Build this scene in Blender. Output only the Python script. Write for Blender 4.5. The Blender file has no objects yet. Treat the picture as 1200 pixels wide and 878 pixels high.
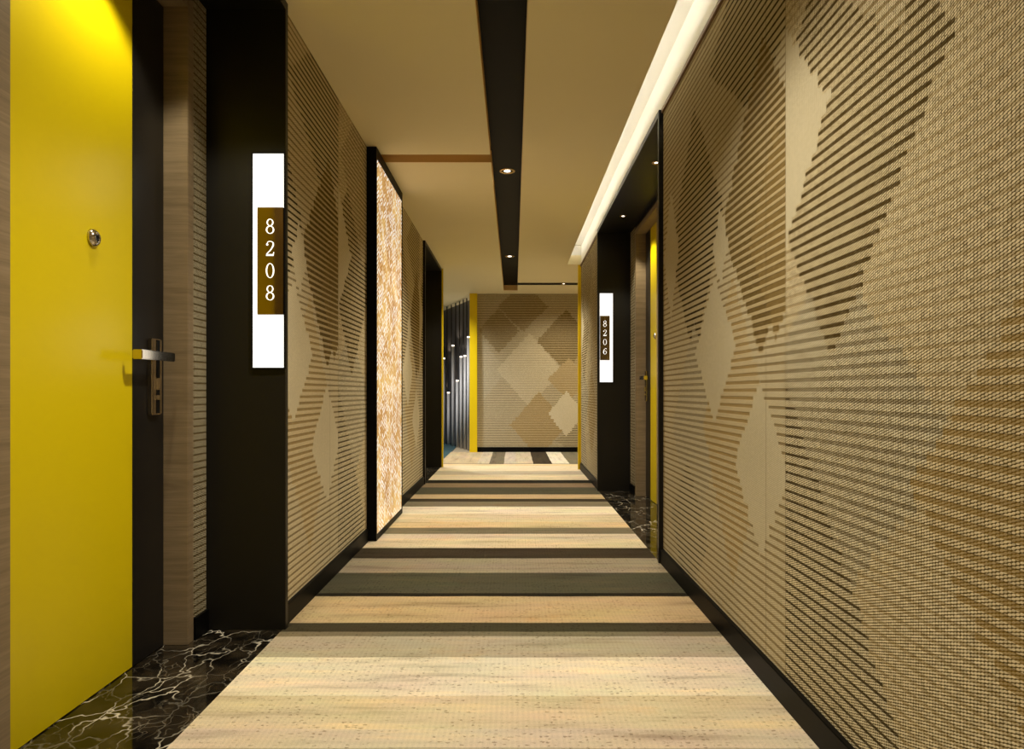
import bpy, bmesh, math, random
from mathutils import Vector, Matrix
random.seed(7)
sc = bpy.context.scene
COL = sc.collection
PI = math.pi

# ------------------------------------------------------------------ dimensions (metres, camera eye 1 m above carpet)
XL, XR = -0.985, 0.872        # corridor wall faces
NL, NR = -1.293, 1.180        # niche back walls
DL, DR = -1.385, 1.272        # door faces
CZ = 2.65                     # ceiling
NZ = 2.612                    # niche soffit
YB = -3.4                     # back of the corridor behind the camera
L1a, L1b = 0.02, 2.87         # left near niche
L2a, L2b = 7.43, 9.06         # left far niche
R1a, R1b = 4.01, 6.90         # right niche
LEND, REND = 9.09, 8.83       # ends of the side walls
YE = 11.43                    # end wall

# ------------------------------------------------------------------ node helper
class NT:
    def __init__(s, name):
        s.mat = bpy.data.materials.new(name); s.mat.use_nodes = True
        s.t = s.mat.node_tree; s.t.nodes.clear()
        s.out = s.t.nodes.new('ShaderNodeOutputMaterial')
        s.b = s.t.nodes.new('ShaderNodeBsdfPrincipled')
        s.t.links.new(s.b.outputs[0], s.out.inputs[0])
    def put(s, sock, v):
        if hasattr(v, 'is_output') or isinstance(v, bpy.types.NodeSocket): s.t.links.new(v, sock)
        else:
            if isinstance(v, (tuple, list)) and len(v) == 3 and sock.type == 'RGBA': v = (*v, 1)
            sock.default_value = v
    def m(s, op, a, b=0.0, c=0.0, clamp=False):
        n = s.t.nodes.new('ShaderNodeMath'); n.operation = op; n.use_clamp = clamp
        s.put(n.inputs[0], a); s.put(n.inputs[1], b)
        if op in ('MULTIPLY_ADD', 'COMPARE', 'WRAP', 'SMOOTH_MIN'): s.put(n.inputs[2], c)
        return n.outputs[0]
    def mix(s, f, a, b):
        n = s.t.nodes.new('ShaderNodeMix'); n.data_type = 'RGBA'
        s.put(n.inputs[0], f); s.put(n.inputs[6], a); s.put(n.inputs[7], b); return n.outputs[2]
    def mul(s, a, b, f=1.0):
        n = s.t.nodes.new('ShaderNodeMix'); n.data_type = 'RGBA'; n.blend_type = 'MULTIPLY'
        s.put(n.inputs[0], f); s.put(n.inputs[6], a); s.put(n.inputs[7], b); return n.outputs[2]
    def vmix(s, f, a, b):
        n = s.t.nodes.new('ShaderNodeMix'); n.data_type = 'VECTOR'
        s.put(n.inputs[0], f); s.put(n.inputs[4], a); s.put(n.inputs[5], b); return n.outputs[1]
    def xyz(s):
        n = s.t.nodes.new('ShaderNodeTexCoord'); q = s.t.nodes.new('ShaderNodeSeparateXYZ')
        s.t.links.new(n.outputs['Object'], q.inputs[0]); return n.outputs['Object'], q.outputs[0], q.outputs[1], q.outputs[2]
    def sep(s, v):
        q = s.t.nodes.new('ShaderNodeSeparateXYZ'); s.put(q.inputs[0], v); return q.outputs
    def comb(s, x, y, z):
        q = s.t.nodes.new('ShaderNodeCombineXYZ'); s.put(q.inputs[0], x); s.put(q.inputs[1], y); s.put(q.inputs[2], z); return q.outputs[0]
    def noise(s, vec, scale, detail=3, rough=.5, dist=0, col=False):
        n = s.t.nodes.new('ShaderNodeTexNoise'); s.put(n.inputs['Vector'], vec); n.inputs['Scale'].default_value = scale
        n.inputs['Detail'].default_value = detail; n.inputs['Roughness'].default_value = rough; n.inputs['Distortion'].default_value = dist
        return n.outputs[1 if col else 0]
    def white(s, w):
        n = s.t.nodes.new('ShaderNodeTexWhiteNoise'); n.noise_dimensions = '1D'; s.put(n.inputs['W'], w); return n.outputs[0]
    def voro(s, vec, scale, feature='F1', rnd=1.0, out='Distance'):
        n = s.t.nodes.new('ShaderNodeTexVoronoi'); n.feature = feature; s.put(n.inputs['Vector'], vec)
        n.inputs['Scale'].default_value = scale; n.inputs['Randomness'].default_value = rnd
        return n.outputs[out]
    def ramp(s, f, stops, interp='LINEAR'):
        n = s.t.nodes.new('ShaderNodeValToRGB'); s.put(n.inputs[0], f); r = n.color_ramp; r.interpolation = interp
        while len(r.elements) > 1: r.elements.remove(r.elements[-1])
        r.elements[0].position = stops[0][0]; r.elements[0].color = (*stops[0][1], 1)
        for p, c in stops[1:]:
            e = r.elements.new(p); e.color = (*c, 1)
        return n.outputs[0]
    def smooth(s, v, a, b, lo=0.0, hi=1.0):
        n = s.t.nodes.new('ShaderNodeMapRange'); n.interpolation_type = 'SMOOTHSTEP'
        s.put(n.inputs[0], v); s.put(n.inputs[1], a); s.put(n.inputs[2], b); s.put(n.inputs[3], lo); s.put(n.inputs[4], hi); return n.outputs[0]
    def scale3(s, vec, k):
        n = s.t.nodes.new('ShaderNodeVectorMath'); n.operation = 'MULTIPLY'; s.put(n.inputs[0], vec); n.inputs[1].default_value = k; return n.outputs[0]
    def bump(s, h, strength=.5, dist=.002):
        n = s.t.nodes.new('ShaderNodeBump'); n.inputs['Strength'].default_value = strength; n.inputs['Distance'].default_value = dist
        s.put(n.inputs['Height'], h); s.t.links.new(n.outputs[0], s.b.inputs['Normal'])
    def fin(s, color, rough=.5, metal=0.0, spec=.5, emis=None, estr=0):
        s.put(s.b.inputs['Base Color'], color); s.put(s.b.inputs['Roughness'], rough)
        s.put(s.b.inputs['Metallic'], metal); s.put(s.b.inputs['Specular IOR Level'], spec)
        if emis is not None:
            s.put(s.b.inputs['Emission Color'], emis); s.put(s.b.inputs['Emission Strength'], estr)
        return s.mat
def srgb(r, g, b):
    f = lambda c: (c / 255 / 12.92) if c / 255 <= .04045 else ((c / 255 + .055) / 1.055) ** 2.4
    return (f(r), f(g), f(b))

# ------------------------------------------------------------------ materials
def simple(name, c, rough=.5, metal=0., spec=.5, noise_amt=0.06, nscale=9):
    n = NT(name); P, x, y, z = n.xyz()
    k = n.noise(P, nscale, 3)
    a = tuple(v * (1 - noise_amt) for v in c); b = tuple(min(1, v * (1 + noise_amt)) for v in c)
    return n.fin(n.mix(k, a, b), rough, metal, spec)
M = {}
M['black'] = simple('black_panel', (.0075, .0065, .0053), .42, spec=.3)
M['blacktrim'] = simple('black_trim', (.0028, .0025, .0022), .5, spec=.1)
M['band'] = simple('black_door_band', (.009, .0082, .0078), .38, spec=.35)
M['yellow'] = simple('yellow_lacquer', (.66, .52, .003), .33, spec=.3, noise_amt=.015)
M['yellowtrim'] = simple('yellow_trim', (.80, .58, .006), .4, spec=.3, noise_amt=.02)
M['ceil'] = simple('ceiling_paint', (.88, .79, .52), .85, spec=.1, noise_amt=.02, nscale=2)
M['groove'] = simple('ceiling_groove', (.70, .47, .19), .8, spec=.1, noise_amt=.02)
M['cove'] = simple('cove_paint', (.80, .78, .72), .8, spec=.1, noise_amt=.01)
M['chrome'] = simple('brushed_chrome', (.62, .56, .47), .16, metal=1., noise_amt=.05, nscale=80)
M['gold'] = simple('gold_ring', (.78, .55, .26), .22, metal=1., noise_amt=.03)
M['bronze'] = simple('bronze_mirror', (.26, .19, .085), .07, metal=1., noise_amt=.01)
M['dark'] = simple('dark_slot', (.004, .004, .004), .5, spec=.2)
M['pipe'] = simple('grey_pipe', (.58, .56, .54), .4, metal=.0, noise_amt=.1, nscale=30)
M['rod'] = simple('dark_rod', (.03, .028, .028), .4, metal=.3)
M['backdark'] = simple('dark_feature_wall', (.15, .145, .16), .45)
M['brown'] = simple('brown_edge', (.16, .09, .035), .5)
M['plaster'] = simple('beige_plaster', (.40, .32, .20), .8)
M['edge'] = simple('brass_edge', (.72, .60, .34), .4, metal=.3)

def emit(name, c, s):
    n = NT(name); return n.fin((.8, .8, .8), .5, emis=c, estr=s)
M['lit'] = emit('lit_acrylic', (1, 1, .99), .90)
M['digit'] = emit('lit_digit', (1, .97, .92), .95)
M['bulb'] = emit('lamp_glass', (1, .93, .8), 6.0)
M['tip'] = emit('pipe_lamp', (1, .82, .6), 3.5)
M['led'] = emit('led', (1, .98, .94), 11.5)

def wood():
    n = NT('walnut_veneer'); P, x, y, z = n.xyz()
    v = n.comb(n.m('MULTIPLY', x, 3.), n.m('MULTIPLY', y, 3.), n.m('MULTIPLY', z, 42.))
    a = n.noise(v, 1., 5, .6, .6)
    v2 = n.comb(n.m('MULTIPLY', x, 6.), n.m('MULTIPLY', y, 6.), n.m('MULTIPLY', z, 260.))
    b = n.noise(v2, 1., 2, .5)
    f = n.m('ADD', n.m('MULTIPLY', a, .7), n.m('MULTIPLY', b, .3))
    c = n.ramp(f, [(.3, (.165, .118, .066)), (.5, (.225, .165, .097)), (.7, (.29, .218, .135))])
    n.bump(b, .1, .0005)
    return n.fin(c, .5, spec=.3)
M['wood'] = wood()

def marble():
    n = NT('dark_emperador_marble'); P, x, y, z = n.xyz()
    w = n.noise(P, 3.2, 4, .6, col=True)
    vm = n.t.nodes.new('ShaderNodeVectorMath'); vm.operation = 'MULTIPLY_ADD'
    n.put(vm.inputs[0], w); vm.inputs[1].default_value = (.42, .42, .42); n.put(vm.inputs[2], n.scale3(P, (1.9, 1., 1.)))
    d1 = n.voro(vm.outputs[0], 5.4, 'DISTANCE_TO_EDGE')
    d2 = n.voro(vm.outputs[0], 13., 'DISTANCE_TO_EDGE')
    v1 = n.smooth(d1, 0., .034, 1., 0.); v2 = n.smooth(d2, 0., .035, 1., 0.)
    k = n.smooth(n.noise(P, 4.5, 2), .44, .64); k2 = n.smooth(n.noise(P, 7., 3), .42, .62)
    base = n.mix(n.smooth(n.noise(P, 6, 5, .65), .4, .75), (.0045, .0038, .003), (.05, .037, .022))
    c = n.mix(n.m('MULTIPLY', v2, n.m('MULTIPLY', k2, .30)), base, (.40, .35, .26))
    c = n.mix(n.m('MULTIPLY', v1, n.m('ADD', n.m('MULTIPLY', k, .75), .12)), c, (.75, .69, .57))
    return n.fin(c, .07, spec=.5)
M['marble'] = marble()

# ---- woven wall covering: rows of slots whose ends step along diamonds
RIGHT = [  # cu, cv, hw, hh, darkness, width, gold
    (3.4, 2.3, .75, .60, .55, .34, .45),
    (3.30, 1.75, .47, .62, .97, .33, .08),
    (2.45, 2.40, .60, .42, .97, .33, .08),
    (2.40, 1.67, .45, .56, .84, .56, .38), (2.26, 1.52, .26, .36, .74, .64, .55),
    (2.88, 1.60, .11, .17, .04, .0, .3),
    (3.78, 1.75, .18, .36, .04, .0, .3),
    (3.30, .80, .45, .52, .34, .46, .3),
    (2.72, .84, .42, .62, .52, .42, .95),
    (2.97, 1.17, .30, .32, .04, .0, .3),
    (2.42, .715, .27, .31, .02, .0, .3),
    (2.14, .30, .22, .36, .97, .30, .1),
    (3.42, .30, .36, .36, .8, .28, .2),
    (1.90, .88, .58, .52, .36, .40, .25),
    (2.22, .14, .72, .92, .88, .27, .12),
    (1.86, 1.72, .52, .64, .93, .36, .2),
    (1.55, 2.35, .60, .55, .55, .36, .6),
    (2.20, 1.80, .32, .36, .02, .0, .3),
    (1.04, .78, .46, .52, .52, .46, 1.),
]
END = [
    (-.25, 2.02, .34, .38, .82, .50, .35), (.16, 2.42, .42, .42, .82, .50, .35),
    (-.58, 1.35, .45, .60, .60, .34, .2),
    (.26, 1.36, .55, .62, .36, .32, .5),
    (.88, 1.85, .50, .52, .92, .60, .38),
    (.92, 1.20, .36, .36, .66, .50, .9),
    (.42, .44, .48, .56, .66, .54, .9),
    (1.12, .18, .42, .28, .95, .36, .1),
    (.88, .63, .31, .38, .02, .0, .3),
    (1.60, 1.5, .6, .7, .7, .5, .6), (2.4, 1.0, .6, .7, .5, .5, .9),
]
def weave(name, lst, axis, mirror=0, wrap=True, split=None, base=(.50, .33, .55), tone=1.0, yarn=.14):
    n = NT(name); P, x, y, z = n.xyz()
    u = y if axis == 'y' else x
    if mirror: u = n.m('SUBTRACT', mirror, u)
    if wrap: u = n.m('ADD', n.m('FLOORED_MODULO', n.m('SUBTRACT', u, .7), 3.3), .7)
    S = .0292
    t = n.m('DIVIDE', z, S); row = n.m('FLOOR', t); fr = n.m('SUBTRACT', t, row); vr = n.m('MULTIPLY', row, S)
    jit = n.m('MULTIPLY', n.m('SUBTRACT', n.white(row), .5), .034)
    uj = n.m('ADD', u, jit)
    near = n.m('LESS_THAN', u, 2.19) if split else None
    cur = base
    if split:
        cur = n.vmix(near, base, (.20, .30, .9))
    for (cu, cv, hw, hh, D, W, G) in lst:
        a = n.m('DIVIDE', n.m('ABSOLUTE', n.m('SUBTRACT', uj, cu)), hw)
        b = n.m('DIVIDE', n.m('ABSOLUTE', n.m('SUBTRACT', vr, cv)), hh)
        ins = n.m('LESS_THAN', n.m('ADD', a, b), 1.)
        if split:   # shapes stop at the panel seam
            ins = n.m('MULTIPLY', ins, near if cu < 2.19 or (cu == 2.20) or (cu == 2.22) else n.m('SUBTRACT', 1., near))
        cur = n.vmix(ins, cur, (D, W, G))
    o = n.sep(cur)
    D, W, G = o[0], o[1], o[2]
    # slot mask
    c = n.m('ABSOLUTE', n.m('SUBTRACT', fr, .5)); hwid = n.m('MULTIPLY', W, .5)
    line = n.smooth(c, n.m('SUBTRACT', hwid, .05), n.m('ADD', hwid, .05), 1., 0.)
    line = n.m('MULTIPLY', line, n.m('GREATER_THAN', W, .05))
    mott = n.smooth(n.noise(n.comb(n.m('MULTIPLY', u, 30.), n.m('MULTIPLY', z, 60.), 0.), 1., 3, .6), .25, .6, .84, 1.)
    line = n.m('MULTIPLY', n.m('MULTIPLY', line, n.m('POWER', D, .62)), mott)
    # slanted staggered yarn stitches
    ua = n.m('DIVIDE', u, .0098); ucol = n.m('FLOOR', ua); fx = n.m('SUBTRACT', n.m('SUBTRACT', ua, ucol), .5)
    zb = n.m('ADD', n.m('DIVIDE', z, .0068), n.m('MULTIPLY', n.m('FLOORED_MODULO', ucol, 2.), .5))
    zb = n.m('ADD', zb, n.m('MULTIPLY', fx, .9))
    fz = n.m('SUBTRACT', n.m('FRACT', zb), .5)
    s1 = n.m('DIVIDE', n.m('ADD', n.m('MULTIPLY', fx, .75), n.m('MULTIPLY', fz, .66)), .74)
    s2 = n.m('DIVIDE', n.m('SUBTRACT', n.m('MULTIPLY', fz, .75), n.m('MULTIPLY', fx, .66)), .36)
    dd = n.m('SQRT', n.m('ADD', n.m('MULTIPLY', s1, s1), n.m('MULTIPLY', s2, s2)))
    nz = n.noise(P, 120, 2)
    dd = n.m('ADD', dd, n.m('MULTIPLY', n.m('SUBTRACT', nz, .5), .7))
    cellr = n.white(n.m('ADD', n.m('MULTIPLY', ucol, 13.7), n.m('FLOOR', zb)))
    w = n.m('MULTIPLY', n.smooth(dd, .62, 1.12, 1., 0.), n.m('ADD', .72, n.m('MULTIPLY', cellr, .42)))
    plain = n.smooth(D, .03, .12)                 # flat fields have a finer, tighter weave
    ys = n.m('ADD', .20, n.m('MULTIPLY', plain, n.m('MULTIPLY', near, .85) if split else yarn))
    ys = n.m('ADD', ys, n.m('MULTIPLY', plain, .12))
    w = n.m('ADD', .62, n.m('MULTIPLY', n.m('SUBTRACT', w, .62), ys))
    cloud = n.noise(n.comb(u, z, 0.), 1.6, 4, .6)
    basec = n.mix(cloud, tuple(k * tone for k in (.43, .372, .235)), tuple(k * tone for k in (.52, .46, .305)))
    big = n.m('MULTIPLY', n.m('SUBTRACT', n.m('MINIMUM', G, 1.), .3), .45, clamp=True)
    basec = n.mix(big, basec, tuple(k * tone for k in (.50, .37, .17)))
    dens = n.m('MULTIPLY', n.m('MULTIPLY', D, W), 1.0, clamp=True)
    basec = n.mix(n.smooth(dens, .12, .48), basec, n.mul(basec, (.86, .79, .66)))
    dk = n.mul(basec, (.20, .17, .11))
    c1 = n.mix(w, dk, n.mul(basec, (1.40, 1.42, 1.55)))
    lc = n.mix(G, (.018, .012, .005), (.215, .128, .022))
    col = n.mix(line, c1, lc)
    if split:
        for sx in (2.19, 2.36):
            g = n.m('LESS_THAN', n.m('ABSOLUTE', n.m('SUBTRACT', u, sx)), .0016)
            col = n.mix(n.m('MULTIPLY', g, .6), col, (.10, .075, .04))
    h = n.m('SUBTRACT', n.m('MULTIPLY', w, .25), n.m('MULTIPLY', line, 1.))
    n.bump(h, .55, .004)
    return n.fin(col, .85, spec=0.)
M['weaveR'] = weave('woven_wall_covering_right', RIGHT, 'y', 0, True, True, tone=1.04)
M['weaveL'] = weave('woven_wall_covering_left_brightened', RIGHT, 'y', 6.02, True, True, tone=1.42)  # same covering as the right wall, colour lightened to stand in for brighter light
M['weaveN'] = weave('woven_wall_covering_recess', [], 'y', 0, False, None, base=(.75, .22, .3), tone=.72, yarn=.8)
M['weaveE'] = weave('woven_wall_covering_end_brightened', END, 'x', 0, False, None, base=(.66, .38, .35), tone=1.30)  # extra brightness of the end wall is put into its colour

def striped(name, axis, stops, lo, span):
    n = NT(name); P, x, y, z = n.xyz()
    u = y if axis == 'y' else x
    v = x if axis == 'y' else y
    wob = n.m('MULTIPLY', n.m('SUBTRACT', n.noise(n.comb(n.m('MULTIPLY', v, 3.), n.m('MULTIPLY', u, 6.), 0.), 1., 3), .5), .018)
    f = n.m('DIVIDE', n.m('SUBTRACT', n.m('ADD', u, wob), lo), span)
    c = n.ramp(f, stops, 'CONSTANT')
    # washed patches and long streaks inside the stripes
    st = n.noise(n.comb(n.m('MULTIPLY', v, 1.6), n.m('MULTIPLY', u, 12.), 3.), 1., 5, .6)
    c = n.mul(c, n.ramp(st, [(.28, (.62, .60, .58)), (.45, (.95, .95, .95)), (.55, (1., 1., 1.)), (.72, (1.22, 1.16, 1.02))]))
    pt = n.noise(P, 2.6, 5, .65)
    c = n.mix(n.smooth(pt, .56, .74, 0., .30), c, n.mul(c, (1.05, .72, .42)))
    # pile rows with small ticks
    cell = n.comb(n.m('DIVIDE', v, .0220), n.m('DIVIDE', u, .0165), 0.)
    wv = n.noise(cell, 1.7, 2, .6, col=True)
    va = n.t.nodes.new('ShaderNodeVectorMath'); va.operation = 'MULTIPLY_ADD'
    n.put(va.inputs[0], wv); va.inputs[1].default_value = (1.5, .8, 0); n.put(va.inputs[2], cell)
    d = n.voro(va.outputs[0], 1., 'F1', .5)
    dens = n.smooth(n.noise(n.comb(n.m('MULTIPLY', v, 5.), n.m('MULTIPLY', u, 5.), 8.), 1., 3, .6), .36, .56, .12, 1.)
    rnd = n.noise(cell, .9, 1)
    tick = n.m('MULTIPLY', n.smooth(d, .17, .33, 1., 0.), n.m('MULTIPLY', dens, n.smooth(rnd, .32, .48)))
    c = n.mix(n.m('MULTIPLY', tick, .62), c, n.mul(c, (.30, .25, .18)))
    tint = n.noise(n.comb(n.m('MULTIPLY', v, 1.8), n.m('MULTIPLY', u, 5.), 11.), 1., 4, .6, col=True)
    tv = n.t.nodes.new('ShaderNodeVectorMath'); tv.operation = 'MULTIPLY_ADD'
    n.put(tv.inputs[0], tint); tv.inputs[1].default_value = (.26, .24, .30); tv.inputs[2].default_value = (.86, .85, .80)
    c = n.mul(c, tv.outputs[0])
    rib = n.m('SINE', n.m('MULTIPLY', v, 2 * PI / .0165)); rib2 = n.m('SINE', n.m('MULTIPLY', u, 2 * PI / .030))
    rr = n.m('ADD', 1., n.m('MULTIPLY', n.m('ADD', rib, n.m('MULTIPLY', rib2, .7)), .032))
    c = n.mul(c, n.comb(rr, rr, rr))
    fz = n.noise(n.comb(n.m('MULTIPLY', v, 300.), n.m('MULTIPLY', u, 300.), 0.), 1., 2)
    c = n.mul(c, n.ramp(fz, [(.2, (.82, .82, .82)), (.8, (1.15, 1.15, 1.15))]))
    n.bump(n.m('SUBTRACT', fz, n.m('MULTIPLY', tick, 1.2)), .5, .003)
    return n.fin(c, .95, spec=.05)
cream = (.82, .75, .60); ytan = (.70, .60, .42); tan = (.68, .54, .33); otan = (.54, .41, .24)
pink = (.66, .57, .45); gbeige = (.46, .41, .31); tgrey = (.32, .275, .20); olive = (.085, .080, .052)
vdark = (.022, .019, .012); dbrown = (.052, .040, .025); golive = (.20, .175, .115); brn = (.24, .175, .105)
# (image row of the near edge, colour of the stripe beyond it) measured at the corridor's centre line
rows = [(878, pink), (858.4, ytan), (817.6, cream), (778, gbeige), (749, golive), (742.6, (.06, .052, .03)), (731, otan), (702.3, vdark),
        (696, olive), (673.7, tgrey), (655.8, dbrown), (643.5, ytan), (634, pink), (627, golive), (620, tan), (613, ytan), (604, cream), (595.4, (.22, .19, .13)),
        (588.5, dbrown), (586, otan), (580, olive), (572, brn), (567, vdark), (563.5, ytan), (557, gbeige), (553, ytan), (547, tan)]
Y0, SPAN = -3.5, 14.0
stops = [(0., golive), (.10, tan), (.17, olive), (.20, cream), (.28, dbrown)]
stops = [(0., tan), (.16, olive), (.25, gbeige)]
for yy, c in rows: stops.append(((800. / (yy - 460.) - Y0) / SPAN, c))
M['carpet'] = striped('striped_carpet', 'y', stops, Y0, SPAN)
X0, XS = -1.3, 4.8
dm = lambda c, k=.68: tuple(v * k for v in c)
xs = [(-1.3, dm(tan)), (-.52, dm(ytan)), (-.36, (.15, .125, .08)), (-.15, dm(pink)), (.03, dm(ytan)), (.26, dbrown), (.52, dm(cream, .8)), (.78, (.17, .15, .10)), (1.1, tan), (1.6, dbrown), (1.9, cream), (2.6, olive), (3., tan)]
M['carpet2'] = striped('striped_cross_carpet', 'x', [((a - X0) / XS, c) for a, c in xs], X0, XS)
M['teal'] = simple('teal_carpet', (.045, .085, .090), .9, spec=.1, noise_amt=.5, nscale=14)

def mosaic():
    n = NT('lit_petal_mosaic'); P, x, y, z = n.xyz()
    wob = n.m('MULTIPLY', n.m('SUBTRACT', n.noise(P, 9., 3), .5), .05)
    ua = n.m('DIVIDE', n.m('ADD', y, wob), .062); uc = n.m('FLOOR', ua); fx = n.m('SUBTRACT', n.m('SUBTRACT', ua, uc), .5)
    sg = n.m('SUBTRACT', n.m('MULTIPLY', n.m('FLOORED_MODULO', uc, 2.), 2.), 1.)
    zz = n.m('ADD', n.m('ADD', n.m('DIVIDE', z, .030), n.m('MULTIPLY', n.white(uc), .8)), n.m('MULTIPLY', n.m('MULTIPLY', fx, sg), 1.5))
    zc = n.m('FLOOR', zz); fz = n.m('SUBTRACT', n.m('SUBTRACT', zz, zc), .5)
    rnd = n.white(n.m('ADD', n.m('MULTIPLY', uc, 17.37), n.m('MULTIPLY', zc, 3.91)))
    a1 = n.m('DIVIDE', fx, .46); a2 = n.m('DIVIDE', fz, n.m('ADD', .18, n.m('MULTIPLY', rnd, .16)))
    d = n.m('ADD', n.m('MULTIPLY', a1, a1), n.m('MULTIPLY', a2, a2))
    pet = n.smooth(d, .7, 1.15, 1., 0.)
    big = n.noise(P, 3.2, 3)
    bg = n.mix(n.smooth(big, .38, .66), (.40, .18, .03), (.62, .38, .10))
    br = n.smooth(rnd, .05, .55, .25, 1.)
    c = n.mix(n.m('MULTIPLY', pet, br), bg, n.mix(rnd, (.90, .72, .48), (1.02, 1.0, .95)))
    return n.fin(n.mul(c, (.3, .3, .3)), .3, emis=c, estr=.95)
M['mosaic'] = mosaic()

# ------------------------------------------------------------------ mesh helpers
class MB:
    def __init__(s): s.bm = bmesh.new(); s.mi = 0
    def box(s, x0, x1, y0, y1, z0, z1, bev=0):
        r = bmesh.ops.create_cube(s.bm, size=1.)
        vs = r['verts']
        for v in vs:
            v.co = Vector(((x0 + x1) / 2 + v.co.x * abs(x1 - x0), (y0 + y1) / 2 + v.co.y * abs(y1 - y0), (z0 + z1) / 2 + v.co.z * abs(z1 - z0)))
        if bev:
            es = list({e for v in vs for e in v.link_edges})
            bmesh.ops.bevel(s.bm, geom=es, offset=bev, segments=2, affect='EDGES')
        return s
    def cyl(s, c, r, h, axis='z', seg=32, r2=None):
        m = {'z': Matrix(), 'x': Matrix.Rotation(PI / 2, 4, 'Y'), 'y': Matrix.Rotation(-PI / 2, 4, 'X')}[axis]
        bmesh.ops.create_cone(s.bm, cap_ends=True, segments=seg, radius1=r, radius2=r if r2 is None else r2, depth=h, matrix=Matrix.Translation(c) @ m)
        return s
    def lathe(s, c, prof, axis='z', seg=40, closed=False):
        rings = []
        m = {'z': Matrix(), 'x': Matrix.Rotation(PI / 2, 4, 'Y'), '-x': Matrix.Rotation(-PI / 2, 4, 'Y')}[axis]
        for r, h in prof:
            rings.append([s.bm.verts.new((Matrix.Translation(c) @ m) @ Vector((r * math.cos(a * 2 * PI / seg), r * math.sin(a * 2 * PI / seg), h))) for a in range(seg)])
        n = len(rings)
        for i in range(n if closed else n - 1):
            A, B = rings[i], rings[(i + 1) % n]
            for k in range(seg): s.bm.faces.new((A[k], A[(k + 1) % seg], B[(k + 1) % seg], B[k]))
        return s
    def prism(s, pts, axis_vec):
        a = [s.bm.verts.new(p) for p in pts]; b = [s.bm.verts.new(Vector(p) + axis_vec) for p in pts]
        s.bm.faces.new(a); s.bm.faces.new(list(reversed(b)))
        for i in range(len(pts)):
            j = (i + 1) % len(pts); s.bm.faces.new((a[i], b[i], b[j], a[j]))
        return s
    def ring(s, outer, inner, axis_vec):
        n = len(outer)
        O = [s.bm.verts.new(p) for p in outer]; I = [s.bm.verts.new(p) for p in inner]
        O2 = [s.bm.verts.new(Vector(p) + axis_vec) for p in outer]; I2 = [s.bm.verts.new(Vector(p) + axis_vec) for p in inner]
        for i in range(n):
            j = (i + 1) % n
            s.bm.faces.new((O[i], O[j], I[j], I[i])); s.bm.faces.new((O2[i], I2[i], I2[j], O2[j]))
            s.bm.faces.new((O[i], O2[i], O2[j], O[j])); s.bm.faces.new((I[i], I[j], I2[j], I2[i]))
        return s
    def build(s, name, mat, parent=None, smooth=False, loc=None):
        bmesh.ops.recalc_face_normals(s.bm, faces=s.bm.faces[:])
        me = bpy.data.meshes.new(name); 
        if loc is not None: bmesh.ops.translate(s.bm, verts=s.bm.verts[:], vec=-Vector(loc))
        s.bm.to_mesh(me); s.bm.free()
        me.materials.append(mat)
        o = bpy.data.objects.new(name, me); COL.objects.link(o)
        if loc is not None: o.location = loc
        if parent is not None:
            o.parent = parent
            o.matrix_parent_inverse = Matrix.Identity(4)
        if smooth:
            for p in me.polygons: p.use_smooth = len(p.vertices) == 4
        return o
def tag(o, label=None, cat=None, group=None, kind=None):
    if label: o['label'] = label
    if cat: o['category'] = cat
    if group: o['group'] = group
    if kind: o['kind'] = kind
    return o
def empty(name, loc, label=None, cat=None, group=None, kind=None):
    o = bpy.data.objects.new(name, None); COL.objects.link(o); o.location = loc; o.empty_display_size = .1
    return tag(o, label, cat, group, kind)
def struct(mb, name, mat): return tag(mb.build(name, mat), kind='structure')
def local(mb, name, mat, parent, smooth=False):
    """mesh written in world coordinates, re-based to its parent's location"""
    L = Vector(parent.location); p = parent.parent
    while p: L += Vector(p.location); p = p.parent
    bmesh.ops.translate(mb.bm, verts=mb.bm.verts[:], vec=-L)
    o = mb.build(name, mat, parent, smooth); return o

# ------------------------------------------------------------------ floor
struct(MB().box(-3.4, 4.2, YB - .1, 14.5, -.12, -.006), 'floor', M['plaster'])
def slab(name, x0, x1, y0, y1, mat): return struct(MB().box(x0, x1, y0, y1, -.006, 0), name, mat)
slab('floor_marble', -1.40, -.972, L1a, L1b, M['marble'])
slab('floor_marble', -1.40, -.972, L2a, L2b, M['marble'])
slab('floor_marble', .857, 1.29, R1a, R1b, M['marble'])
slab('floor_teal', -3.0, -1.05, LEND, 14.2, M['teal'])
tag(MB().box(-.972, .857, YB, 9.50, -.006, .003).build('striped_carpet', M['carpet']),
    'long beige, brown and olive carpet striped across the corridor', 'carpet')
tag(MB().box(-1.05, 3.3, 9.53, YE - .01, -.006, .003).build('striped_carpet', M['carpet2']),
    'carpet with lengthwise blocks of tan and dark brown in front of the end wall', 'carpet')
struct(MB().box(-1.05, 3.3, 9.50, 9.53, -.006, .004), 'trim_1', M['blacktrim'])
struct(MB().box(-1.05, -.972, LEND, 9.50, -.006, .003), 'floor_teal', M['teal'])
struct(MB().box(.857, 3.3, REND+.02, 9.50, -.006, .003), 'floor_side', M['carpet'])

# ------------------------------------------------------------------ walls
D = .62
def wseg(name, side, y0, y1, mat):
    if side == 'L': b = MB().box(XL - D, XL, y0, y1, 0, CZ)
    else: b = MB().box(XR, XR + D, y0, y1, 0, CZ)
    return struct(b, name, mat)
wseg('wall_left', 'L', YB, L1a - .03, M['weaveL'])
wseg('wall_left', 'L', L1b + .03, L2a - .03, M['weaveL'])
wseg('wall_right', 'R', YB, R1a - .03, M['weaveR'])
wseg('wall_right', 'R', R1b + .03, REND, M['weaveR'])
struct(MB().box(XL - D, XR + D, YB - .1, YB, 0, CZ), 'wall_back', M['plaster'])
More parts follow.
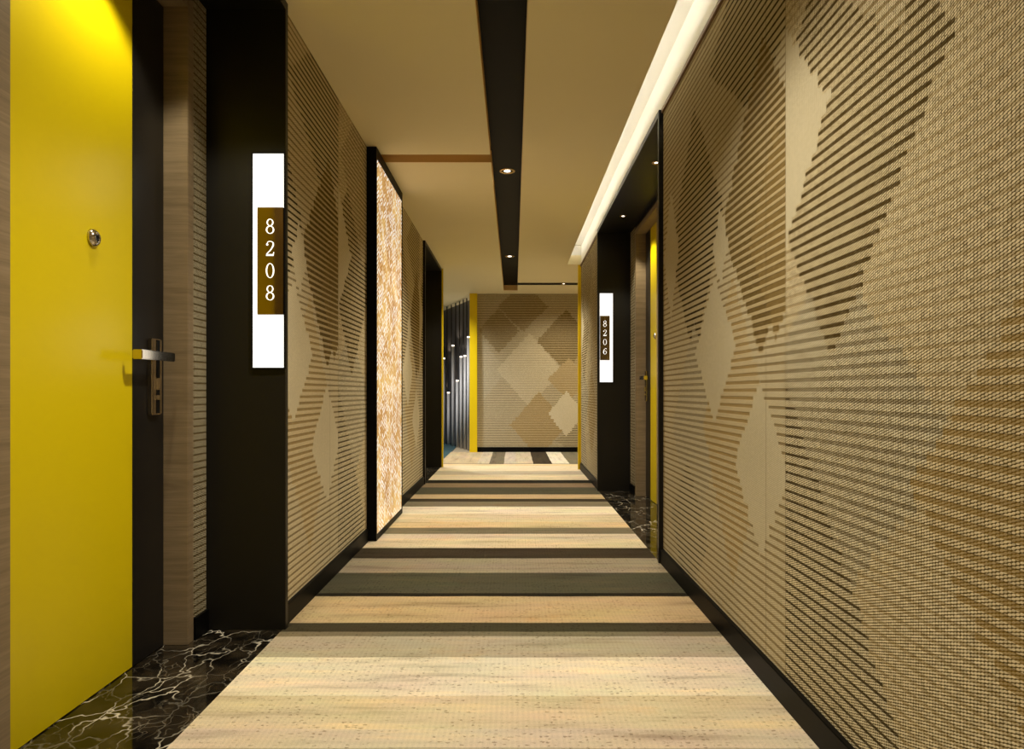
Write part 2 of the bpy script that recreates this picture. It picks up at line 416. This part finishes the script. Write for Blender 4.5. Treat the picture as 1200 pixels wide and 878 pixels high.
# wall upstand over the right wall inside the cove
struct(MB().box(XR, XR + .1, YB, REND, CZ, CZ + .25), 'trim_2', M['cove'])
struct(MB().box(XR - .012, XR, YB, R1a - .03, CZ - .022, CZ), 'trim_3', M['brown'])
struct(MB().box(XR - .012, XR, R1b + .03, REND, CZ - .022, CZ), 'trim_3', M['brown'])
# end wall
struct(MB().box(-.62, 3.3, YE, YE + .12, 0, CZ), 'wall_end', M['weaveE'])
struct(MB().box(-.62, 3.3, YE - .012, YE, 0, .085), 'baseboard_end', M['blacktrim'])
struct(MB().box(3.3, 3.4, REND, YE + .12, 0, CZ), 'wall_side', M['plaster'])
struct(MB().box(XR + D, 3.4, REND - .1, REND, 0, CZ), 'wall_side', M['plaster'])
struct(MB().box(-3.4, XL - D, LEND - .12, LEND, 0, CZ), 'wall_side', M['backdark'])
struct(MB().box(-3.45, -3.35, LEND, 15, 0, CZ), 'wall_side', M['backdark'])
# slanting dark wall behind the light pipes
a = Vector((-.70, 11.65, 0)); dv = Vector((-.565, 1.44, 0)).normalized(); nv = Vector((dv.y, -dv.x, 0))
p = [a - nv * -.12, a + dv * 4.2 + nv * .12, a + dv * 4.2 + nv * .22, a + nv * .22]
struct(MB().prism([tuple(q) for q in p], Vector((0, 0, CZ))), 'wall_feature', M['backdark'])

# baseboards
def base(name, x0, x1, y0, y1): return struct(MB().box(x0, x1, y0, y1, 0, .09, .003), name, M['blacktrim'])
base('baseboard_left', XL - .01, -.970, YB, L1a - .03)
base('baseboard_left', XL - .01, -.970, L1b + .03, 4.555)
base('baseboard_left', XL - .01, -.970, 5.655, L2a - .03)
base('baseboard_right', .855, XR + .01, YB, R1a - .03)
base('baseboard_right', .855, XR + .01, R1b + .03, REND - .002)

# yellow edge posts
struct(MB().box(XR - .04, XR + .12, REND, REND + .04, 0, CZ, .002), 'trim_4', M['yellowtrim'])
struct(MB().box(XL - .12, XL + .045, LEND, LEND + .04, 0, CZ, .002), 'trim_5', M['yellowtrim'])
struct(MB().box(-.735, -.61, YE - .06, YE + .08, 0, CZ, .002), 'trim_6', M['yellowtrim'])

# ------------------------------------------------------------------ ceiling
T = .12
def ceil(x0, x1, y0, y1, z=CZ, name='ceiling', mat='ceil'): return struct(MB().box(x0, x1, y0, y1, z, z + T), name, M[mat])
SL, SR = -.163, .062
ceil(-1.7, SL, YB, 4.735)
ceil(-1.7, SL, 4.895, LEND)
ceil(-3.4, SL, LEND, 10.27)
ceil(SR, .69, YB, REND - .02)
ceil(SR, 3.4, REND - .02, 10.27)
ceil(-3.4, SL, 10.50, 15)
ceil(SL, SR, 11.05, 15)
ceil(SR, 3.4, 10.50, 15)
ceil(-3.4, SL, 10.27, 10.50)
struct(MB().box(-1.7, SL, 4.70, 4.93, CZ + T, CZ + T + .03), 'ceiling_groove', M['groove'])
struct(MB().box(-1.7, SL, 4.893, 4.8965, CZ+.0005, CZ + T), 'trim_7', M['groove'])
# ochre face down the left side of the black slot
struct(MB().box(SL - .001, SL + .003, YB, 4.735, CZ + .001, CZ + .085), 'trim_8', M['groove'])
struct(MB().box(SL - .001, SL + .003, 4.895, 11.05, CZ + .001, CZ + .085), 'trim_8', M['groove'])
SZ = CZ + .085
struct(MB().box(SL - .02, SR + .02, YB, 11.07, SZ, SZ + .04), 'trim_9', M['blacktrim'])
struct(MB().box(SR, 3.4, 10.272, 10.498, CZ + .004, CZ + .05), 'trim_9', M['blacktrim'])
struct(MB().box(SL + .003, SR, 11.044, 11.05, CZ + .001, SZ), 'trim_8', M['groove'])
struct(MB().box(SR - .004, SR, YB, 10.26, CZ - .002, CZ + .03), 'trim_10', M['edge'])
# cove over the right wall
CT = CZ + .245
struct(MB().box(.60, XR + .02, YB, REND, CT, CT + .04), 'ceiling_cove', M['cove'])
struct(MB().box(.60, .625, YB, REND - .02, CZ + T, CT), 'ceiling_cove', M['cove'])
struct(MB().box(.60, XR + .02, REND - .02, REND, CZ + T, CT), 'ceiling_cove', M['cove'])
led = tag(MB().box(.636, .650, YB + .1, REND - .10, CZ + T, CZ + T + .012).build('led_strip', M['led']),
          'white led strip hidden in the bright ceiling cove above the right wall', 'led strip')

# ------------------------------------------------------------------ niche surrounds
def niche(side, y0, y1, tn):
    if side == 'L': xf, xb = XL + .026, DL - .05
    else: xf, xb = XR - .026, DR + .05
    s = -1 if side == 'L' else 1
    x0, x1 = min(xf, xb), max(xf, xb)
    b = MB()
    b.box(x0, x1, y1, y1 + .03, -.004, CZ - .001); b.box(x0, x1, y0 - .03, y0, -.004, CZ - .001); b.box(x0, x1, y0, y1, NZ, CZ - .001)
    return struct(b, tn, M['black'])
niche('L', L1a, L1b, 'trim_11'); niche('L', L2a, L2b, 'trim_12'); niche('R', R1a, R1b, 'trim_13')

def doorway(side, yf, idx, mat, ya, yb, plabel, door=True, W=.95):
    """yf: y of the lock-side reveal (far). Niche runs ya..yb."""
    s = -1 if side == 'L' else 1
    X = NL if side == 'L' else NR; DX = DL if side == 'L' else DR
    yn = yf - W; top = 2.525
    def bx(b, xa, xb_, *r, **k): return b.box(min(xa, xb_), max(xa, xb_), *r, **k)
    XO = X + s * .30
    # back walls of the niche either side of the door
    if door:
        struct(bx(MB(), X, XO, yf + .05, yb, 0, NZ), 'wall_' + ('left' if s < 0 else 'right'), M['weaveN'])
        struct(bx(MB(), X, XO, ya, yn - .05, 0, NZ), 'wall_' + ('left' if s < 0 else 'right'), M['weaveN'])
        nm = 'baseboard_' + ('left' if s < 0 else 'right')
        struct(bx(MB(), X - s * .012, X + s * .01, yf + .052, yb, 0, .09), nm, M['blacktrim'])
        struct(bx(MB(), X - s * .012, X + s * .01, ya, yn - .052, 0, .09), nm, M['blacktrim'])
        struct(bx(MB(), X, XO, yn - .05, yf + .05, top + .05, NZ), 'wall_' + ('left' if s < 0 else 'right'), M['black'])
    d = empty('door_%d' % idx, (DX, (yn + yf) / 2, 0), plabel, None, None, 'structure')
    # frame: three members, corridor face slightly proud of the wall
    xf = X - s * .004; xb_ = DX + s * .06
    f = MB(); bx(f, xf, xb_, yf, yf + .05, 0, top + .05, bev=.002); bx(f, xf, xb_, yn - .05, yn, 0, top + .05, bev=.002); bx(f, xf, xb_, yn, yf, top, top + .05, bev=.002)
    local(f, 'door_frame', M['wood'], d)
    local(bx(MB(), DX, DX + s * .05, yn + .003, yf - .222, .004, top - .003), 'door_leaf', M['yellow'], d)
    local(bx(MB(), DX - s * .001, DX + s * .05, yf - .220, yf - .003, .004, top - .003), 'lock_stile', M['band'], d)
    # lock: long ribbed plate, lever, key cylinder
    pc = yf - .088; w2 = .036
    lp = MB(); bx(lp, DX - s * .022, DX - s * .001, pc - w2, pc + w2 , .915, 1.205, bev=.004)
    lock = local(lp, 'lock_plate', M['chrome'], d); 
    def sub(b, name, m, sm=False): 
        o = b.build(name, m, lock, sm); return o
    L = Vector((DX, (yn + yf) / 2, 0))
    def W2(b): bmesh.ops.translate(b.bm, verts=b.bm.verts[:], vec=-L); return b
    sub(W2(bx(MB(), DX - s * .0245, DX - s * .021, pc - .006, pc + .014, .920, 1.20)), 'card_slot', M['dark'])
    kb = MB(); bx(kb, DX - s * .032, DX - s * .02, pc - .010, pc + .010, 1.010, 1.055, bev=.003); bx(kb, DX - s * .032, DX - s * .02, pc - .010, pc + .008, .972, .990, bev=.003)
    sub(W2(kb), 'key_cylinder', M['chrome'])
    lv = MB(); lv.cyl((DX - s * .045, pc + .005, 1.135), .012, .05, 'x', 24)
    # flat lever bar with a bent return towards the door at its free end
    xo = DX - s * .072
    bx(lv, xo - s * .006, xo + s * .006, pc - .210, pc + .026, 1.118, 1.152, bev=.003)
    bx(lv, xo, xo + s * .030, pc - .210, pc - .198, 1.118, 1.152, bev=.003)
    sub(W2(lv), 'lever_handle', M['chrome'])
    # peephole
    py = yf - .455
    ph = MB().lathe((DX, py, 1.508), [(.0, .014), (.010, .014), (.012, .019), (.020, .016), (.029, .008), (.030, 0.), (.0, -.001)], '-x' if s > 0 else 'x', 36)
    o = local(ph, 'peephole', M['chrome'], d, True)
    o2 = MB().cyl((-s * .0155, py - L.y, 1.508), .0105, .003, 'x', 24).build('peephole_lens', M['dark'], o)
    return d
doorway('L', 2.70, 1, 'weaveL', L1a, L1b, 'yellow door with black lock stile in the left recess beside number 8208')
doorway('R', 6.57, 2, 'weaveR', R1a, R1b, 'yellow door with black lock stile in the right recess beside number 8206')
doorway('L', 8.86, 3, 'weaveL', L2a, L2b, 'door inside the far left black recess')

# ------------------------------------------------------------------ digits (high-contrast roman numerals drawn as rings and strips)
def ell(cx, cz, rx, rz, n=36): return [(cx + rx * math.cos(2 * PI * k / n), cz + rz * math.sin(2 * PI * k / n)) for k in range(n)]
def stroke(pts, ws, n=10):
    """Catmull-Rom centre line with varying width -> outline polygons (quads)"""
    P = []; Wd = []
    q = [pts[0]] + list(pts) + [pts[-1]]; ww = [ws[0]] + list(ws) + [ws[-1]]
    for i in range(1, len(q) - 2):
        for k in range(n):
            t = k / n
            f = lambda a, b, c, d: .5 * (2 * b + (c - a) * t + (2 * a - 5 * b + 4 * c - d) * t * t + (3 * b - a - 3 * c + d) * t ** 3)
            P.append((f(q[i-1][0], q[i][0], q[i+1][0], q[i+2][0]), f(q[i-1][1], q[i][1], q[i+1][1], q[i+2][1])))
            Wd.append(ww[i] * (1 - t) + ww[i+1] * t)
    P.append(pts[-1]); Wd.append(ws[-1])
    Lf, Rt = [], []
    for i, p_ in enumerate(P):
        a_ = P[max(0, i - 1)]; b_ = P[min(len(P) - 1, i + 1)]
        dx, dz = b_[0] - a_[0], b_[1] - a_[1]; l = math.hypot(dx, dz) or 1
        nx, nz = -dz / l * Wd[i] / 2, dx / l * Wd[i] / 2
        Lf.append((p_[0] + nx, p_[1] + nz)); Rt.append((p_[0] - nx, p_[1] - nz))
    return Lf, Rt
def digit(ch, cx, y, cz, H, parent, off):
    b = MB(); th = Vector((0, -.003, 0)); Wd = H * .60
    T_ = lambda p_: (cx + p_[0] * H, y, cz + p_[1] * H)
    def ring(o, i): b.ring([T_(k) for k in o], [T_(k) for k in i], th)
    def strip(pts, ws):
        A, B = stroke(pts, ws)
        for i in range(len(A) - 1): b.prism([T_(A[i]), T_(A[i+1]), T_(B[i+1]), T_(B[i])], th)
    if ch == '0':
        ring(ell(0, 0, .28, .5), ell(0, 0, .195, .462))
    elif ch == '8':
        ring(ell(0, .26, .225, .24), ell(0, .26, .150, .202)); ring(ell(0, -.235, .275, .27), ell(0, -.235, .190, .229))
    elif ch == '6':
        ring(ell(0, -.205, .275, .30), ell(.008, -.205, .188, .258))
        strip([(-.235, -.18), (-.20, .10), (-.07, .34), (.17, .485)], [.08, .085, .065, .03])
        b.prism([T_(k) for k in ell(.185, .40, .065, .065, 14)], th)
    elif ch == '2':
        strip([(-.20, .26), (-.15, .43), (.03, .48), (.20, .38), (.20, .18), (.05, -.08), (-.14, -.28), (-.25, -.42)], [.04, .035, .04, .065, .085, .06, .045, .04])
        b.prism([T_(k) for k in ell(-.19, .26, .07, .07, 14)], th)
        b.prism([T_(k) for k in [(-.27, -.5), (.23, -.5), (.27, -.24), (.235, -.24), (.20, -.385), (-.22, -.385)]], th)
    bmesh.ops.translate(b.bm, verts=b.bm.verts[:], vec=-Vector(off))
    return b.build('digit', M['digit'], parent)
def room_sign(num, xa, xb, yy, pa, pb, label):
    """xa..xb lit box, pa..pb number plate (x); stands on the recess end facing the corridor"""
    cx = (xa + xb) / 2
    t = empty('room_number_sign', (cx, yy, 1.104), label, 'sign')
    fr = MB(); m = .006
    x0, x1 = min(xa, xb), max(xa, xb)
    fr.box(x0 - m, x0, yy - .014, yy, 1.104 - m, 2.0 + m); fr.box(x1, x1 + m, yy - .014, yy, 1.104 - m, 2.0 + m)
    fr.box(x0, x1, yy - .014, yy, 1.104 - m, 1.104); fr.box(x0, x1, yy - .014, yy, 2.0, 2.0 + m)
    local(fr, 'frame', M['blacktrim'], t)
    local(MB().box(x0, x1, yy - .012, yy - .001, 1.104, 2.0), 'light_box', M['lit'], t)
    p0, p1 = min(pa, pb), max(pa, pb)
    pl = local(MB().box(p0, p1, yy - .022, yy - .012, 1.325, 1.773, .001), 'number_plate', M['bronze'], t)
    pc_ = (p0 + p1) / 2
    for k, ch in enumerate(num):
        digit(ch, pc_, yy - .0222, 1.693 - k * .0925, .062, pl, (cx, yy, 1.104))
    return t
room_sign('8208', -1.092, -.958 - .004, L1b, -1.070, -.962, 'tall white lit sign with bronze plate reading 8208, in the large left recess')
room_sign('8206', 1.0, .868, R1b, .968, .870, 'tall white lit sign with bronze plate reading 8206, in the right recess')

# ------------------------------------------------------------------ lit art box on the left wall
X = XL + .066
ab = empty('wall_light_panel', (XL, 5.10, 0), 'floor to ceiling glowing panel of white and amber petals in a black frame', 'wall light')
fy0, fy1 = 4.57, 5.64
f = MB()
f.box(XL - .002, X, fy0, fy0 + .022, .0, CZ - .004); f.box(XL - .002, X, fy1 - .022, fy1, .0, CZ - .004)
f.box(XL - .002, X, fy0 + .022, fy1 - .022, 0, .045); f.box(XL - .002, X, fy0 + .022, fy1 - .022, CZ - .075, CZ - .004)
local(f, 'frame', M['blacktrim'], ab)
local(MB().box(XL - .001, X - .004, fy0 + .022, fy1 - .022, .045, CZ - .075), 'petal_screen', M['mosaic'], ab)

# ------------------------------------------------------------------ downlights
def spot(parent, loc, energy, size, blend=.6, col=(1, .84, .58), rad=.025, rot=(0, 0, 0)):
    l = bpy.data.lights.new('spot_lamp', 'SPOT'); l.energy = energy; l.spot_size = math.radians(size); l.spot_blend = blend
    l.color = col; l.shadow_soft_size = rad
    o = bpy.data.objects.new('spot_lamp', l); COL.objects.link(o); o.location = loc; o.rotation_euler = rot; o.parent = parent
    return o
def downlight(x, y, z, r, label, group, energy, size, blend=.6, col=(1, .84, .58), rot=(0, 0, 0)):
    t = empty('downlight', (x, y, z), label, 'ceiling light', group)
    MB().lathe((0, 0, 0), [(r * .62, .004), (r * .66, -.003), (r * .9, -.005), (r, -.003), (r, .001)], 'z', 40).build('trim_ring', M['gold'], t, True)
    MB().lathe((0, 0, 0), [(0, -.0005), (r * .40, -.0008)], 'z', 32).build('lamp', M['bulb'], t)
    MB().lathe((0, 0, 0), [(r * .40, .0), (r * .64, .0)], 'z', 32).build('reflector', M['dark'], t)
    spot(t, (0, 0, -.02), energy, size, blend, col, rot=rot)
    return t
sx = (SL + SR) / 2
WARM = (1, .905, .72)
for y, lab in ((-1.35, 'round recessed downlight in the black ceiling strip behind the viewpoint'),
               (2.0, 'round recessed downlight in the black ceiling strip, above the near carpet'),
               (5.35, 'larger gold-ringed downlight in the black ceiling strip, nearer of the two seen'),
               (8.70, 'smaller looking downlight in the black ceiling strip, farther of the two seen')):
    downlight(sx, y, SZ, .062, lab, None, 172, 128, .85, WARM)
downlight(.76, 10.38, CZ + .003, .04, 'tiny downlight in the thin black cross slot near the end wall', None, 120, 150, 1., WARM)
NW = (1, .90, .66)
downlight(-1.12, 2.20, NZ, .032, 'small downlight in the recess above the left yellow door', None, 34, 104, .35, NW)
downlight(-1.12, .75, NZ, .032, 'small downlight in the near end of the left recess', None, 20, 104, .35, NW)
downlight(1.0, 4.79, NZ, .032, 'small downlight in the right black recess soffit, nearer of the two', None, 34, 104, .35, NW)
downlight(1.0, 6.24, NZ, .032, 'small downlight in the right black recess soffit, farther and above the wooden frame', None, 34, 104, .35, NW)
downlight(-1.12, 8.25, NZ, .032, 'small downlight in the far left black recess', None, 12, 104, .35, NW)

# ------------------------------------------------------------------ light pipes in front of the slanting wall
tips = [(520.0, 421), (525.5, 461), (530.8, 406), (535.8, 447), (540.4, 419), (545., 418), (549., 396)]
for i, (px, py) in enumerate(tips):
    # intersect the view ray's plan direction with the line of pipes
    k = (px - 602) / 800.
    # a.x + s*dv.x = k*(a.y + s*dv.y)
    s_ = (k * a.y - a.x) / (dv.x - k * dv.y)
    p_ = a + dv * s_; h = 1 + (460 - py) * p_.y / 800.
    t = empty('light_pipe', (p_.x, p_.y, 0), None, 'decorative pipe', 'light pipes at the corner')
    t['label'] = ['slim grey floor pipe with a glowing tip, partly behind the thin yellow post',
                  'slim grey pipe with the lowest glowing tip, second from the thin yellow post',
                  'slim grey pipe with the second highest glowing tip, third from the thin yellow post',
                  'slim grey pipe with a low glowing tip in the middle of the pipe row',
                  'slim grey pipe third from the wide yellow post, tip at middle height',
                  'slim grey pipe second from the wide yellow post, tip at middle height',
                  'slim grey pipe with the highest glowing tip, next to the wide yellow post'][i]
    MB().cyl((0, 0, h / 2), .028, h, 'z', 20).build('tube', M['pipe'], t, True)
    MB().cyl((0, 0, h + .012), .024, .024, 'z', 16).build('glowing_tip', M['tip'], t, True)
    MB().cyl((-.034, .06, CZ / 2 - .0), .011, CZ - .01, 'z', 12).build('rod', M['rod'], t, True)
    spot(t, (0, 0, h + .10), 1.5, 150, .8, (1, .8, .55), .02, rot=(PI, 0, 0))

# ------------------------------------------------------------------ side-corridor light (unseen lamps set up to brighten the pipes and end wall)
downlight(-2.0, 10.6, CZ - .002, .045, 'unseen downlight left of the end wall, raised to light the pipes', None, 260, 150, .8, (.92, .95, 1))  # out of view; strength raised for the pipes
downlight(-1.25, 10.9, CZ - .002, .045, 'unseen downlight added to brighten the light pipes', None, 70, 130, .9, (1, .95, .88))  # out of view, added only to brighten the pipes
downlight(2.2, 10.9, CZ - .002, .045, 'unseen downlight added on the right to brighten the end wall', None, 110, 120, .8, WARM)  # out of view, added for more light at the end wall

# ------------------------------------------------------------------ world, camera, view
w = bpy.data.worlds.new('World'); sc.world = w; w.use_nodes = True
w.node_tree.nodes['Background'].inputs[0].default_value = (1, .9, .75, 1)
w.node_tree.nodes['Background'].inputs[1].default_value = .0
cam = bpy.data.cameras.new('Camera'); co = bpy.data.objects.new('Camera', cam); COL.objects.link(co)
co.location = (0, 0, 1.0); co.rotation_euler = (PI / 2, 0, 0)
cam.sensor_width = 36; cam.lens = 24.0; cam.shift_x = -2 / 1200; cam.shift_y = 21 / 1200; cam.clip_start = .02
sc.camera = co
sc.view_settings.view_transform = 'Standard'; sc.view_settings.look = 'None'
sc.view_settings.gamma = 1; sc.view_settings.use_curve_mapping = False
sc.view_settings.exposure = 0.08
cy = sc.cycles
cy.max_bounces = 10; cy.diffuse_bounces = 6; cy.glossy_bounces = 4
cy.sample_clamp_indirect = 6.0
cy.use_denoising = True
